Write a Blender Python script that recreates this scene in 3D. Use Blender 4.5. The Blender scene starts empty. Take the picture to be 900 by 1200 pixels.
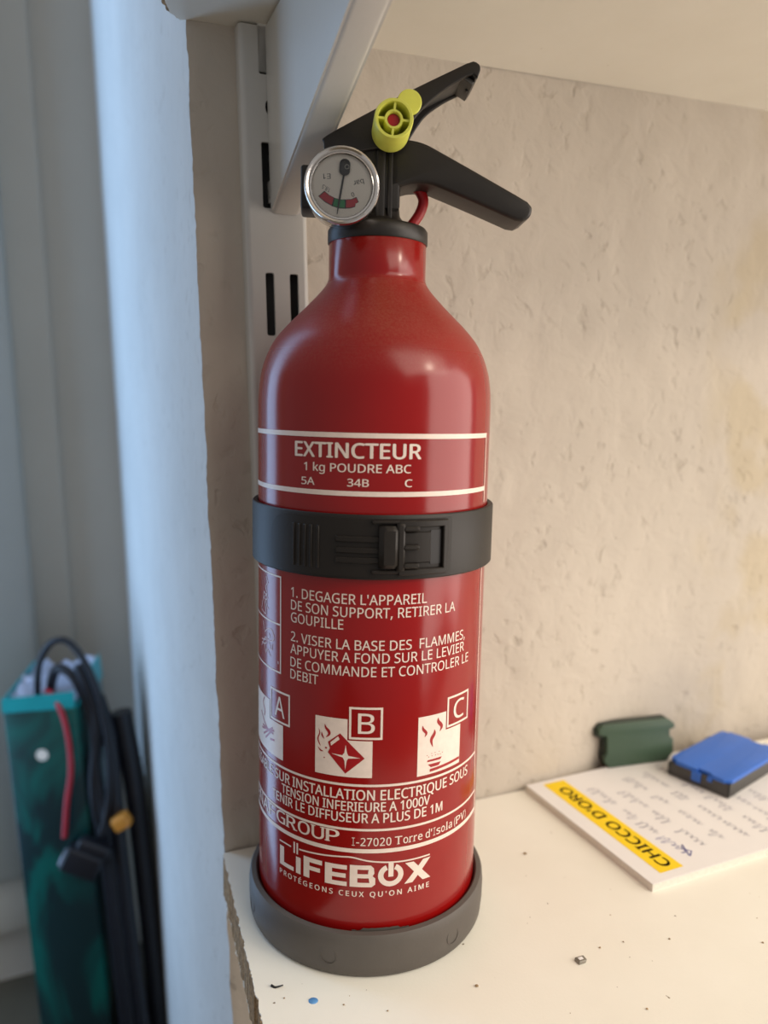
import bpy, bmesh, math, random
from math import sin, cos, pi, radians
from mathutils import Vector, Matrix, noise
from mathutils.geometry import tessellate_polygon

random.seed(7)
SC = bpy.context.scene
COL = SC.collection
mm = 0.001

# ------------------------------------------------------------------ camera
cam_d = bpy.data.cameras.new('camera')
cam = bpy.data.objects.new('camera', cam_d)
COL.objects.link(cam)
pitch, roll = 0.137, 0.0203
cam.matrix_world = (Matrix.Translation((0, 0, 0.1958)) @ Matrix.Rotation(pi / 2 - pitch, 4, 'X')
                    @ Matrix.Rotation(roll, 4, 'Z'))
cam_d.sensor_fit = 'VERTICAL'
cam_d.sensor_height = 36.0
cam_d.lens = 36.0 * 890 / 1200
cam_d.clip_start = 0.01
cam_d.dof.use_dof = True
cam_d.dof.focus_distance = 0.262
cam_d.dof.aperture_fstop = 7.0
SC.camera = cam

# ------------------------------------------------------------------ world, light, exposure
SC.view_settings.view_transform = 'Standard'
SC.view_settings.look = 'None'
SC.view_settings.gamma = 1
SC.view_settings.exposure = 0.0
world = bpy.data.worlds.new('room_light')
SC.world = world
world.use_nodes = True
wb = world.node_tree.nodes['Background']
wb.inputs[0].default_value = (1.0, 0.97, 0.95, 1)
wb.inputs[1].default_value = 0.32


def area_light(name, loc, target, size, energy, color, size_y=None):
    l = bpy.data.lights.new(name, 'AREA')
    l.energy = energy
    l.color = color
    l.size = size
    if size_y:
        l.shape = 'RECTANGLE'
        l.size_y = size_y
    o = bpy.data.objects.new(name, l)
    COL.objects.link(o)
    o.location = loc
    d = Vector(target) - Vector(loc)
    o.rotation_euler = d.to_track_quat('-Z', 'Y').to_euler()
    return o


# warm ceiling lamp of the room, upper right behind the camera
lp = bpy.data.lights.new('ceiling_lamp', 'POINT')
lp.energy = 13.0
lp.color = (1.0, 0.84, 0.66)
lp.shadow_soft_size = 0.06
lo = bpy.data.objects.new('ceiling_lamp', lp)
COL.objects.link(lo)
lo.location = (1.40, -0.57, 1.12)
# added soft overhead fill to brighten the lower shelf, high in front of it
area_light('overhead_fill', (1.15, -0.55, 1.60), (0.1, 0.25, 0.0), 1.8, 31.0, (1.0, 0.92, 0.78))
# added broad fill from far right, standing in for the room's warm ambience
area_light('right_fill', (1.95, -0.05, 0.12), (0.1, 0.33, 0.15), 2.0, 50.0, (1.0, 0.90, 0.81), 2.0)
# daylight from the window in the left side of the recess
area_light('window_daylight', (-0.54, 0.56, 0.27), (-0.10, 0.66, 0.27), 0.30, 4.4, (0.36, 0.62, 1.0), 1.2)

# ------------------------------------------------------------------ frames
A0 = Vector((-.0659, .3117, 0))
T0 = radians(23.27)
LEAN = .034
dv = Vector((cos(T0), sin(T0), 0))
NV = Vector((sin(T0), -cos(T0), 0))                 # out of the wall, towards the room
UP = Vector((-sin(LEAN) * dv.x, -sin(LEAN) * dv.y, cos(LEAN)))
DL = Vector((cos(LEAN) * dv.x, cos(LEAN) * dv.y, sin(LEAN)))
# wall frame: s along the wall, e out of it, z up it
WM = Matrix(((DL.x, NV.x, UP.x, A0.x), (DL.y, NV.y, UP.y, A0.y), (DL.z, NV.z, UP.z, A0.z), (0, 0, 0, 1)))


def W(s, e, z):
    return WM @ Vector((s, e, z))


# ------------------------------------------------------------------ materials
def new_mat(name):
    m = bpy.data.materials.new(name)
    m.use_nodes = True
    return m, m.node_tree, m.node_tree.nodes['Principled BSDF']


def set_in(b, **k):
    for n, v in k.items():
        n = n.replace('_', ' ')
        if n in b.inputs:
            b.inputs[n].default_value = v


def noise_node(nt, scale, detail=4, rough=0.6, dist=0.0, coord='Object', stretch=None):
    tc = nt.nodes.new('ShaderNodeTexCoord')
    n = nt.nodes.new('ShaderNodeTexNoise')
    n.inputs['Scale'].default_value = scale
    n.inputs['Detail'].default_value = detail
    n.inputs['Roughness'].default_value = rough
    n.inputs['Distortion'].default_value = dist
    src = tc.outputs[coord]
    if stretch:
        mp = nt.nodes.new('ShaderNodeMapping')
        mp.inputs['Scale'].default_value = stretch
        nt.links.new(src, mp.inputs[0])
        src = mp.outputs[0]
    nt.links.new(src, n.inputs['Vector'])
    return n


def ramp(nt, fac, stops):
    r = nt.nodes.new('ShaderNodeValToRGB')
    nt.links.new(fac, r.inputs[0])
    e = r.color_ramp.elements
    while len(e) < len(stops):
        e.new(0.5)
    for i, (p, c) in enumerate(stops):
        e[i].position = p
        e[i].color = (*c, 1) if len(c) == 3 else c
    return r


def mixc(nt, fac, a, b, mode='MIX'):
    m = nt.nodes.new('ShaderNodeMix')
    m.data_type = 'RGBA'
    m.blend_type = mode
    for sock, v in ((m.inputs[0], fac), (m.inputs[6], a), (m.inputs[7], b)):
        if hasattr(v, 'links'):
            nt.links.new(v, sock)
        elif isinstance(v, (int, float)):
            sock.default_value = v
        else:
            sock.default_value = (*v, 1)
    return m.outputs[2]


def bump(nt, b, height, dist, strength=1.0, prev=None):
    n = nt.nodes.new('ShaderNodeBump')
    n.inputs['Distance'].default_value = dist
    n.inputs['Strength'].default_value = strength
    nt.links.new(height, n.inputs['Height'])
    if prev:
        nt.links.new(prev.outputs[0], n.inputs['Normal'])
    nt.links.new(n.outputs[0], b.inputs['Normal'])
    return n


def simple(name, col, rough=0.5, metal=0.0, var=0.12, vscale=60, bscale=None, bdist=0.0001, **k):
    m, nt, b = new_mat(name)
    n = noise_node(nt, vscale, 5)
    c0 = tuple(max(0, c * (1 - var)) for c in col)
    c1 = tuple(min(1, c * (1 + var)) for c in col)
    r = ramp(nt, n.outputs['Fac'], [(0.3, c0), (0.7, c1)])
    nt.links.new(r.outputs[0], b.inputs['Base Color'])
    set_in(b, Roughness=rough, Metallic=metal, **k)
    if bscale:
        n2 = noise_node(nt, bscale, 6)
        bump(nt, b, n2.outputs['Fac'], bdist)
    return m


def srgb(r, g, b):
    f = lambda v: (v / 255 / 12.92) if v / 255 <= .04045 else ((v / 255 + .055) / 1.055) ** 2.4
    return (f(r), f(g), f(b))


M = {}


def plaster(name, col, pit_col, pit=0.6, bumpd=0.0009):
    m, nt, b = new_mat(name)
    n1 = noise_node(nt, 9, 3)
    base = ramp(nt, n1.outputs['Fac'], [(0.3, tuple(c * .93 for c in col)), (0.7, tuple(min(1, c * 1.04) for c in col))])
    # small trowel pits: elongated dark flecks
    pn = noise_node(nt, 150, 3, .5, .35, stretch=(1, 1, .85))
    pr = ramp(nt, pn.outputs['Fac'], [(0.57, (0, 0, 0)), (0.76, (1, 1, 1))])
    gate = noise_node(nt, 22, 2)
    gr = ramp(nt, gate.outputs['Fac'], [(0.36, (0, 0, 0)), (0.60, (1, 1, 1))])
    pm = nt.nodes.new('ShaderNodeMath'); pm.operation = 'MULTIPLY'
    nt.links.new(pr.outputs[0], pm.inputs[0]); nt.links.new(gr.outputs[0], pm.inputs[1])
    pm2 = nt.nodes.new('ShaderNodeMath'); pm2.operation = 'MULTIPLY'
    nt.links.new(pm.outputs[0], pm2.inputs[0]); pm2.inputs[1].default_value = pit
    c = mixc(nt, pm2.outputs[0], base.outputs[0], pit_col)
    nt.links.new(c, b.inputs['Base Color'])
    set_in(b, Roughness=.85)
    b.inputs['Specular IOR Level'].default_value = .25
    h1 = noise_node(nt, 60, 5, .55, .6)
    bp = bump(nt, b, h1.outputs['Fac'], bumpd * 1.1, .8)
    inv = nt.nodes.new('ShaderNodeMath'); inv.operation = 'SUBTRACT'; inv.inputs[0].default_value = 1
    nt.links.new(pm.outputs[0], inv.inputs[1])
    bp2 = bump(nt, b, inv.outputs[0], bumpd * .7, .8, bp)
    h3 = noise_node(nt, 500, 4)
    bump(nt, b, h3.outputs['Fac'], .00012, .6, bp2)
    return m, nt, b


M['wall'], nt, b = plaster('plaster_beige', srgb(200, 190, 177), srgb(142, 130, 112), .30, .0011)
# old ochre stains where paint has worn off, far right of the wall
src = b.inputs['Base Color'].links[0].from_socket
sn = noise_node(nt, 14, 3, .5)
tc = nt.nodes.new('ShaderNodeTexCoord')
sx = nt.nodes.new('ShaderNodeSeparateXYZ')
nt.links.new(tc.outputs['Object'], sx.inputs[0])
gx = nt.nodes.new('ShaderNodeMapRange')
gx.inputs[1].default_value = .262; gx.inputs[2].default_value = .285
nt.links.new(sx.outputs[0], gx.inputs[0])
sr = ramp(nt, sn.outputs['Fac'], [(0.50, (0, 0, 0)), (0.58, (1, 1, 1))])
sm = nt.nodes.new('ShaderNodeMath'); sm.operation = 'MULTIPLY'
nt.links.new(gx.outputs[0], sm.inputs[0]); nt.links.new(sr.outputs[0], sm.inputs[1])
sm2 = nt.nodes.new('ShaderNodeMath'); sm2.operation = 'MULTIPLY'; sm2.inputs[1].default_value = .4
nt.links.new(sm.outputs[0], sm2.inputs[0])
nt.links.new(mixc(nt, sm2.outputs[0], src, srgb(186, 168, 128)), b.inputs['Base Color'])

M['reveal'], _, _ = plaster('plaster_white', srgb(215, 214, 210), srgb(165, 160, 152), .35, .0007)
M['far_wall'] = simple('recess_paint', srgb(182, 170, 154), .7, var=.05, vscale=6)
M['trim'] = simple('grey_trim_paint', srgb(160, 155, 145), .55, var=.04, vscale=8)
M['floor'] = simple('recess_floor', srgb(84, 74, 58), .7, var=.1, vscale=20)
M['shadow_gap'] = simple('rail_shade_dark', srgb(50, 50, 50), .7)  # flat dark tone painted as shade behind the rail slots


def laminate():
    m, nt, b = new_mat('white_laminate')
    n = noise_node(nt, 12, 4)
    r = ramp(nt, n.outputs['Fac'], [(0.3, srgb(236, 231, 218)), (0.7, srgb(243, 239, 228))])
    d = noise_node(nt, 420, 2, .4)
    dr = ramp(nt, d.outputs['Fac'], [(0.78, (0, 0, 0)), (0.80, (1, 1, 1))])
    c = mixc(nt, dr.outputs[0], r.outputs[0], srgb(120, 100, 75))
    nt.links.new(c, b.inputs['Base Color'])
    rr = noise_node(nt, 300, 3)
    r2 = ramp(nt, rr.outputs['Fac'], [(0.3, (.38,) * 3), (0.7, (.55,) * 3)])
    nt.links.new(r2.outputs[0], b.inputs['Roughness'])
    n3 = noise_node(nt, 900, 3)
    bump(nt, b, n3.outputs['Fac'], .00006, .7)
    return m


M['laminate'] = laminate()
M['chipboard'] = simple('raw_chipboard', srgb(165, 138, 105), .95, var=.45, vscale=420, bscale=600, bdist=.0008)
M['white_steel'] = simple('white_enamel_steel', srgb(205, 203, 198), .32, var=.04, vscale=30, bscale=80, bdist=.00005)


def bracket_mat():
    m, nt, b = new_mat('scuffed_white_enamel')
    n = noise_node(nt, 55, 6, .75)
    r = ramp(nt, n.outputs['Fac'], [(0.68, (0, 0, 0)), (0.72, (1, 1, 1))])
    c = mixc(nt, r.outputs[0], srgb(208, 205, 198), srgb(120, 98, 70))
    nt.links.new(c, b.inputs['Base Color'])
    set_in(b, Roughness=.3)
    n2 = noise_node(nt, 90, 3)
    bump(nt, b, n2.outputs['Fac'], .00015)
    return m


M['bracket'] = bracket_mat()


def red_paint():
    m, nt, b = new_mat('red_gloss_paint')
    n = noise_node(nt, 25, 3)
    r = ramp(nt, n.outputs['Fac'], [(0.3, (.25, .0030, .003)), (0.7, (.28, .0038, .0035))])
    # dust lying on faces that look upwards (the shoulder)
    g = nt.nodes.new('ShaderNodeNewGeometry')
    sx = nt.nodes.new('ShaderNodeSeparateXYZ')
    nt.links.new(g.outputs['Normal'], sx.inputs[0])
    mr = nt.nodes.new('ShaderNodeMapRange')
    mr.inputs[1].default_value = .12; mr.inputs[2].default_value = .85
    nt.links.new(sx.outputs['Z'], mr.inputs[0])
    dn = noise_node(nt, 1300, 3, .7)
    dr = ramp(nt, dn.outputs['Fac'], [(0.40, (.12,) * 3), (0.72, (1, 1, 1))])
    mu = nt.nodes.new('ShaderNodeMath'); mu.operation = 'MULTIPLY'
    nt.links.new(mr.outputs[0], mu.inputs[0]); nt.links.new(dr.outputs[0], mu.inputs[1])
    mu2 = nt.nodes.new('ShaderNodeMath'); mu2.operation = 'MULTIPLY'; mu2.inputs[1].default_value = .55
    nt.links.new(mu.outputs[0], mu2.inputs[0])
    c = mixc(nt, mu2.outputs[0], r.outputs[0], srgb(150, 98, 78))
    nt.links.new(c, b.inputs['Base Color'])
    ro = nt.nodes.new('ShaderNodeMapRange')
    ro.inputs[3].default_value = .17; ro.inputs[4].default_value = .42
    nt.links.new(mr.outputs[0], ro.inputs[0])
    nt.links.new(ro.outputs[0], b.inputs['Roughness'])
    set_in(b, IOR=1.48)
    n2 = noise_node(nt, 70, 3)
    bump(nt, b, n2.outputs['Fac'], .00008, .5)
    return m


M['red'] = red_paint()
M['print'] = simple('white_screen_print', srgb(232, 214, 202), .35, var=.05, vscale=400)
M['print_dim'] = simple('thin_white_print', srgb(222, 190, 184), .35, var=.05, vscale=400)
M['print_red'] = simple('red_print', (.34, .006, .009), .3, var=.05, vscale=400)
M['black_plastic'] = simple('black_plastic', srgb(36, 32, 29), .42, var=.08, vscale=200, bscale=900, bdist=.00003, Specular_IOR_Level=.4)
M['strap'] = simple('strap_plastic', srgb(31, 26, 22), .46, var=.08, vscale=100, bscale=700, bdist=.00003, Specular_IOR_Level=.35)
M['rubber'] = simple('grey_rubber', srgb(86, 80, 75), .55, var=.06, vscale=90, bscale=900, bdist=.00004)
M['chrome'] = simple('chrome', (.80, .76, .72), .12, 1.0, var=.03, vscale=200, bscale=150, bdist=.00004)
M['dial'] = simple('dial_white', srgb(246, 238, 226), .5, var=.02)
M['dial_red'] = simple('dial_red', srgb(190, 28, 48), .5, var=.02)
M['dial_green'] = simple('dial_green', srgb(25, 135, 75), .5, var=.02)
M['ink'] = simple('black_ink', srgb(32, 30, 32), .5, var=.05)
M['yellow'] = simple('lime_yellow_plastic', srgb(228, 230, 100), .38, var=.05, vscale=150, Subsurface_Weight=.0)
M['red_plastic'] = simple('red_plastic', srgb(172, 22, 28), .4, var=.08, vscale=300)
M['metal'] = simple('dull_metal', srgb(150, 145, 135), .4, .7)
M['paper'] = simple('white_paper', srgb(236, 232, 230), .75, var=.02, vscale=40)
M['page_edge'] = simple('paper_edge', srgb(232, 226, 214), .8, var=.06, vscale=900)
M['yellow_print'] = simple('yellow_band', srgb(250, 212, 10), .6, var=.03)
M['band_ink'] = simple('dark_olive_ink', srgb(70, 62, 30), .6)
M['pen'] = simple('pen_ink_grey', srgb(120, 118, 140), .6)
M['pen_blue'] = simple('pen_ink_blue', srgb(70, 72, 150), .6)
M['blue_plastic'] = simple('blue_plastic', srgb(48, 108, 205), .42, var=.04)
M['dark_grey_plastic'] = simple('dark_grey_plastic', srgb(72, 70, 68), .5, var=.06)
M['green_plastic'] = simple('dark_green_plastic', srgb(62, 84, 66), .5, var=.06)
M['green_dark_plastic'] = simple('darker_green_plastic', srgb(46, 54, 46), .5, var=.06)
M['blue_chip'] = simple('blue_chip', srgb(85, 140, 195), .5)


def pack_mat():
    m, nt, b = new_mat('green_shrink_wrap')
    n = noise_node(nt, 16, 3, .6, .8, stretch=(1, 1, .45))
    r = ramp(nt, n.outputs['Fac'], [(0.46, srgb(16, 46, 50)), (0.56, srgb(2, 92, 84))])
    nt.links.new(r.outputs[0], b.inputs['Base Color'])
    set_in(b, Roughness=.3)
    return m


M['pack'] = pack_mat()
M['pack_flap'] = simple('turquoise_wrap', srgb(20, 160, 165), .3, var=.1, vscale=30)
M['silver_tape'] = simple('silver_tape', srgb(190, 195, 215), .35, .3, var=.2, vscale=60, bscale=70, bdist=.003)
M['black_cable'] = simple('black_cable', srgb(24, 26, 34), .4)
M['red_cable'] = simple('red_cable', srgb(175, 30, 45), .45)
M['orange_plastic'] = simple('orange_plastic', srgb(225, 150, 60), .45)


def glass_mat():
    m = bpy.data.materials.new('gauge_glass')
    m.use_nodes = True
    nt = m.node_tree
    for n in list(nt.nodes):
        nt.nodes.remove(n)
    out = nt.nodes.new('ShaderNodeOutputMaterial')
    t = nt.nodes.new('ShaderNodeBsdfTransparent')
    g = nt.nodes.new('ShaderNodeBsdfGlossy'); g.inputs['Roughness'].default_value = .06
    f = nt.nodes.new('ShaderNodeFresnel'); f.inputs[0].default_value = 1.45
    mx = nt.nodes.new('ShaderNodeMixShader')
    nt.links.new(f.outputs[0], mx.inputs[0])
    nt.links.new(t.outputs[0], mx.inputs[1]); nt.links.new(g.outputs[0], mx.inputs[2])
    nt.links.new(mx.outputs[0], out.inputs[0])
    return m


M['glass'] = glass_mat()


# ------------------------------------------------------------------ object helpers
def link(name, me, mat, parent=None, mx=None):
    o = bpy.data.objects.new(name, me)
    COL.objects.link(o)
    if mat is not None and len(me.materials) == 0:
        me.materials.append(M[mat] if isinstance(mat, str) else mat)
    if parent:
        o.parent = parent
    if mx is not None:
        o.matrix_local = mx
    return o


def bm_obj(name, bm, mat, parent=None, mx=None, smooth=None):
    me = bpy.data.meshes.new(name)
    bmesh.ops.recalc_face_normals(bm, faces=bm.faces)
    bm.to_mesh(me)
    bm.free()
    if smooth is not None:
        shade(me, smooth)
    return link(name, me, mat, parent, mx)


def shade(me, angle=35):
    for p in me.polygons:
        p.use_smooth = True
    me.set_sharp_from_angle(angle=radians(angle))


def thing(name, label, cat, loc=(0, 0, 0), rotz=0, group=None):
    o = bpy.data.objects.new(name, None)
    o.empty_display_size = .02
    COL.objects.link(o)
    o.location = loc
    o.rotation_euler = (0, 0, rotz)
    tag(o, label, cat, group)
    return o


def tag(o, label, cat, group=None):
    o['label'] = label
    o['category'] = cat
    if group:
        o['group'] = group
    return o


def struct(o):
    o['kind'] = 'structure'
    return o


def lathe_bm(profile, seg=96, close=False, mx=None):
    """profile: list of (r, z)"""
    bm = bmesh.new()
    rings = []
    for r, z in profile:
        if r < 1e-7:
            rings.append([bm.verts.new((0, 0, z))])
        else:
            rings.append([bm.verts.new((r * cos(2 * pi * i / seg), r * sin(2 * pi * i / seg), z)) for i in range(seg)])
    pairs = list(zip(rings, rings[1:]))
    if close:
        pairs.append((rings[-1], rings[0]))
    for a, b in pairs:
        for i in range(seg):
            j = (i + 1) % seg
            if len(a) == 1 and len(b) == 1:
                continue
            if len(a) == 1:
                bm.faces.new((a[0], b[j], b[i]))
            elif len(b) == 1:
                bm.faces.new((a[i], a[j], b[0]))
            else:
                bm.faces.new((a[i], a[j], b[j], b[i]))
    if mx is not None:
        bmesh.ops.transform(bm, matrix=mx, verts=bm.verts)
    return bm


def box_bm(x0, x1, y0, y1, z0, z1, bev=0, seg=2, bm=None, mx=None):
    b = bmesh.new()
    bmesh.ops.create_cube(b, size=1)
    for v in b.verts:
        v.co = Vector((x0 + (v.co.x + .5) * (x1 - x0), y0 + (v.co.y + .5) * (y1 - y0), z0 + (v.co.z + .5) * (z1 - z0)))
    if bev:
        bmesh.ops.bevel(b, geom=b.edges[:], offset=bev, segments=seg, affect='EDGES', profile=.5)
    if mx is not None:
        bmesh.ops.transform(b, matrix=mx, verts=b.verts)
    if bm is None:
        return b
    me = bpy.data.meshes.new('tmp')
    b.to_mesh(me); b.free()
    bm.from_mesh(me)
    bpy.data.meshes.remove(me)
    return bm


def smooth_path(pts, n=8, closed=False):
    P = [Vector(p) for p in pts]
    out = []
    N = len(P)
    rng = range(N) if closed else range(N - 1)
    for i in rng:
        p1, p2 = P[i], P[(i + 1) % N]
        p0 = P[i - 1] if (closed or i > 0) else p1 * 2 - p2
        p3 = P[(i + 2) % N] if (closed or i < N - 2) else p2 * 2 - p1
        for k in range(n):
            t = k / n
            out.append(.5 * ((2 * p1) + (p2 - p0) * t + (2 * p0 - 5 * p1 + 4 * p2 - p3) * t * t + (3 * p1 - p0 - 3 * p2 + p3) * t ** 3))
    if not closed:
        out.append(P[-1])
    return out


def tube_bm(pts, r, seg=10, smooth_n=8, bm=None):
    P = smooth_path(pts, smooth_n) if smooth_n else [Vector(p) for p in pts]
    bm = bm or bmesh.new()
    prev = None
    nrm = None
    rad = r if callable(r) else (lambda t: r)
    rings = []
    for i, p in enumerate(P):
        t = (P[min(i + 1, len(P) - 1)] - P[max(i - 1, 0)]).normalized()
        if nrm is None:
            nrm = t.orthogonal().normalized()
        else:
            nrm = (nrm - t * nrm.dot(t)).normalized()
        bn = t.cross(nrm)
        rr = rad(i / (len(P) - 1))
        rings.append([bm.verts.new(p + (nrm * cos(2 * pi * k / seg) + bn * sin(2 * pi * k / seg)) * rr) for k in range(seg)])
    for a, b in zip(rings, rings[1:]):
        for k in range(seg):
            j = (k + 1) % seg
            bm.faces.new((a[k], a[j], b[j], b[k]))
    bm.faces.new(rings[0]); bm.faces.new(rings[-1][::-1])
    return bm


def plate_mesh(outlines, thick, bevel=0.0, bres=2):
    """2D outlines (holes allowed) filled and extruded, centred on z=0 of its own frame"""
    cu = bpy.data.curves.new('tmp', 'CURVE')
    cu.dimensions = '2D'
    cu.fill_mode = 'BOTH'
    cu.extrude = max(thick / 2 - bevel, 0)
    cu.bevel_depth = bevel
    cu.bevel_resolution = bres
    cu.offset = -bevel
    for pts in outlines:
        sp = cu.splines.new('POLY')
        sp.points.add(len(pts) - 1)
        for i, p in enumerate(pts):
            sp.points[i].co = (p[0], p[1], 0, 1)
        sp.use_cyclic_u = True
    o = bpy.data.objects.new('tmp', cu)
    COL.objects.link(o)
    dg = bpy.context.evaluated_depsgraph_get()
    me = bpy.data.meshes.new_from_object(o.evaluated_get(dg))
    bpy.data.objects.remove(o)
    bpy.data.curves.remove(cu)
    bm = bmesh.new()
    bm.from_mesh(me)
    bmesh.ops.remove_doubles(bm, verts=bm.verts, dist=1e-6)
    bmesh.ops.recalc_face_normals(bm, faces=bm.faces)
    bm.to_mesh(me); bm.free()
    me.materials.clear()
    shade(me, 30)
    return me


def xform(me, mx):
    me.transform(mx)
    return me


def join_meshes(meshes):
    bm = bmesh.new()
    for me in meshes:
        bm.from_mesh(me)
        bpy.data.meshes.remove(me)
    return bm


def circle2(cx, cy, r, n=32):
    return [(cx + r * cos(2 * pi * i / n), cy + r * sin(2 * pi * i / n)) for i in range(n)]


def rrect2(x0, x1, y0, y1, r, n=5):
    out = []
    for cx, cy, a in ((x1 - r, y1 - r, 0), (x0 + r, y1 - r, 90), (x0 + r, y0 + r, 180), (x1 - r, y0 + r, 270)):
        for k in range(n + 1):
            t = radians(a + 90 * k / n)
            out.append((cx + r * cos(t), cy + r * sin(t)))
    return out


# the sans face that ships with Blender; falls back to the built-in one
import os
FONT = None
try:
    for r_ in (bpy.utils.system_resource('DATAFILES', path='fonts'),):
        FONT = bpy.data.fonts.load(os.path.join(r_, 'NotoSansHebrew-Regular.woff2'))
except Exception:
    FONT = None

# text ---------------------------------------------------------------
def text_bm(s, bold=0.0, shear=0.0, space=1.0):
    """returns bmesh of flat text plus (xmin, xmax, cap height) with cap height from the letter H"""
    def mk(t):
        cu = bpy.data.curves.new('tmp', 'FONT')
        cu.body = t
        if FONT:
            cu.font = FONT
        cu.size = 1
        cu.shear = shear
        cu.space_character = space
        cu.resolution_u = 3
        cu.fill_mode = 'FRONT'
        o = bpy.data.objects.new('tmp', cu)
        COL.objects.link(o)
        dg = bpy.context.evaluated_depsgraph_get()
        me = bpy.data.meshes.new_from_object(o.evaluated_get(dg))
        bpy.data.objects.remove(o)
        bpy.data.curves.remove(cu)
        bm = bmesh.new()
        bm.from_mesh(me)
        bpy.data.meshes.remove(me)
        return bm
    h = mk('H')
    ys = [v.co.y for v in h.verts]
    cap = max(ys); y0 = min(ys)
    h.free()
    bm = mk(s)
    xs = [v.co.x for v in bm.verts]
    x0, x1 = min(xs), max(xs)
    for v in bm.verts:
        v.co.x = (v.co.x - x0) / (x1 - x0)
        v.co.y = (v.co.y - y0) / (cap - y0)
        v.co.z = 0
    if bold:
        # heavier strokes: shifted copies of the same flat letters
        bw_ = bold * 1.0 / (x1 - x0)
        src = bpy.data.meshes.new('tmp')
        bm.to_mesh(src)
        for q, (dx, dy) in enumerate(((bw_, 0), (-bw_, 0), (0, bold), (0, -bold))):
            c = src.copy()
            c.transform(Matrix.Translation((dx, dy, .000004 * (q + 1))))
            bm.from_mesh(c)
            bpy.data.meshes.remove(c)
        bpy.data.meshes.remove(src)
    return bm


def split_long(bm, maxlen):
    for _ in range(9):
        es = [e for e in bm.edges if e.calc_length() > maxlen]
        if not es:
            break
        bmesh.ops.subdivide_edges(bm, edges=es, cuts=1)
        bmesh.ops.triangulate(bm, faces=[f for f in bm.faces if len(f.verts) > 3])


RB = .0425


def wrap(bm, r, units=mm, z0=0.0):
    """(s, z) flat millimetres -> cylinder of radius r; s measured along the body surface, 0 at the front"""
    for v in bm.verts:
        ph = v.co.x * units / RB
        rr = r + v.co.z
        v.co = Vector((rr * sin(ph), -rr * cos(ph), v.co.y * units + z0))
    return bm


def cyl_text(name, s, a, b, z, cap, parent, mat='print', bold=.0, shear=0, space=1.0, off=.00010):
    bm = text_bm(s, bold, shear, space)
    for v in bm.verts:
        v.co.x = a + v.co.x * (b - a)
        v.co.y = z + v.co.y * cap
    split_long(bm, 3.0)
    wrap(bm, RB + off)
    return bm_obj(name, bm, mat, parent)


def poly_bm(polys, maxlen=1.6, bm=None):
    bm = bm or bmesh.new()
    for P in polys:
        vs = [bm.verts.new((p[0], p[1], 0)) for p in P]
        for t in tessellate_polygon([[Vector((p[0], p[1], 0)) for p in P]]):
            try:
                bm.faces.new([vs[i] for i in t])
            except ValueError:
                pass
    split_long(bm, maxlen)
    return bm


def stroke_poly(pts, w):
    """flat ribbon along a 2D polyline as quads"""
    P = [Vector((p[0], p[1])) for p in pts]
    L, Rr = [], []
    for i, p in enumerate(P):
        t = P[min(i + 1, len(P) - 1)] - P[max(i - 1, 0)]
        if t.length < 1e-9:
            t = Vector((1, 0))
        t.normalize()
        nn = Vector((-t.y, t.x))
        ww = w(i / (len(P) - 1)) if callable(w) else w
        L.append(p + nn * ww / 2)
        Rr.append(p - nn * ww / 2)
    return [[L[i], L[i + 1], Rr[i + 1], Rr[i]] for i in range(len(P) - 1)]


def cyl_polys(name, polys, parent, mat='print', off=.00010, maxlen=1.6):
    return bm_obj(name, wrap(poly_bm(polys, maxlen), RB + off), mat, parent)


def cyl_strokes(name, lines, w, parent, mat='print', off=.00010):
    polys = []
    for l in lines:
        polys += stroke_poly(l, w)
    return cyl_polys(name, polys, parent, mat, off)


def rect(x0, x1, y0, y1):
    return [(x0, y0), (x1, y0), (x1, y1), (x0, y1)]


def frame_rects(x0, x1, y0, y1, w):
    return [rect(x0, x1, y1 - w, y1), rect(x0, x1, y0, y0 + w), rect(x0, x0 + w, y0 + w, y1 - w), rect(x1 - w, x1, y0 + w, y1 - w)]


def cylbox(s0, s1, z0, z1, r0, r1, bm=None, bev=.0):
    """box bent round the body: s, z in mm; radii in m; rounded front edges"""
    bm = bm or bmesh.new()
    n = max(2, int(abs(s1 - s0) / 1.2))
    def sect(s, inset):
        ph = s * mm / RB
        out = []
        zz0, zz1 = z0 * mm, z1 * mm
        pr = [(r0, zz0), (r1 - bev - inset, zz0), (r1 - inset, zz0 + bev), (r1 - inset, zz1 - bev), (r1 - bev - inset, zz1), (r0, zz1)] if bev else \
             [(r0, zz0), (r1, zz0), (r1, zz1), (r0, zz1)]
        return [bm.verts.new((r * sin(ph), -r * cos(ph), z)) for r, z in pr]
    rings = []
    if bev:
        rings.append(sect(s0, bev))
        ss = [s0 + bev / mm] + [s0 + (s1 - s0) * i / n for i in range(1, n)] + [s1 - bev / mm]
        ss = sorted(x for x in ss if s0 + bev / mm <= x <= s1 - bev / mm)
        rings += [sect(s, 0) for s in ss]
        rings.append(sect(s1, bev))
    else:
        rings = [sect(s0 + (s1 - s0) * i / n, 0) for i in range(n + 1)]
    k = len(rings[0])
    for a, b in zip(rings, rings[1:]):
        for i in range(k):
            j = (i + 1) % k
            bm.faces.new((a[i], a[j], b[j], b[i]))
    bm.faces.new(rings[0]); bm.faces.new(rings[-1][::-1])
    return bm


# ================================================================== SETTING
def sm(x, a, b):
    t = min(1, max(0, (x - a) / (b - a)))
    return t * t * (3 - 2 * t)


def edge_s(z):
    return -.0014 + .0009 * noise.noise((z * 70, 3.1, 0)) + .0004 * noise.noise((z * 330, 1.1, 0))


def span(a, b, n):
    return [a + (b - a) * i / n for i in range(n + 1)]


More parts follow.
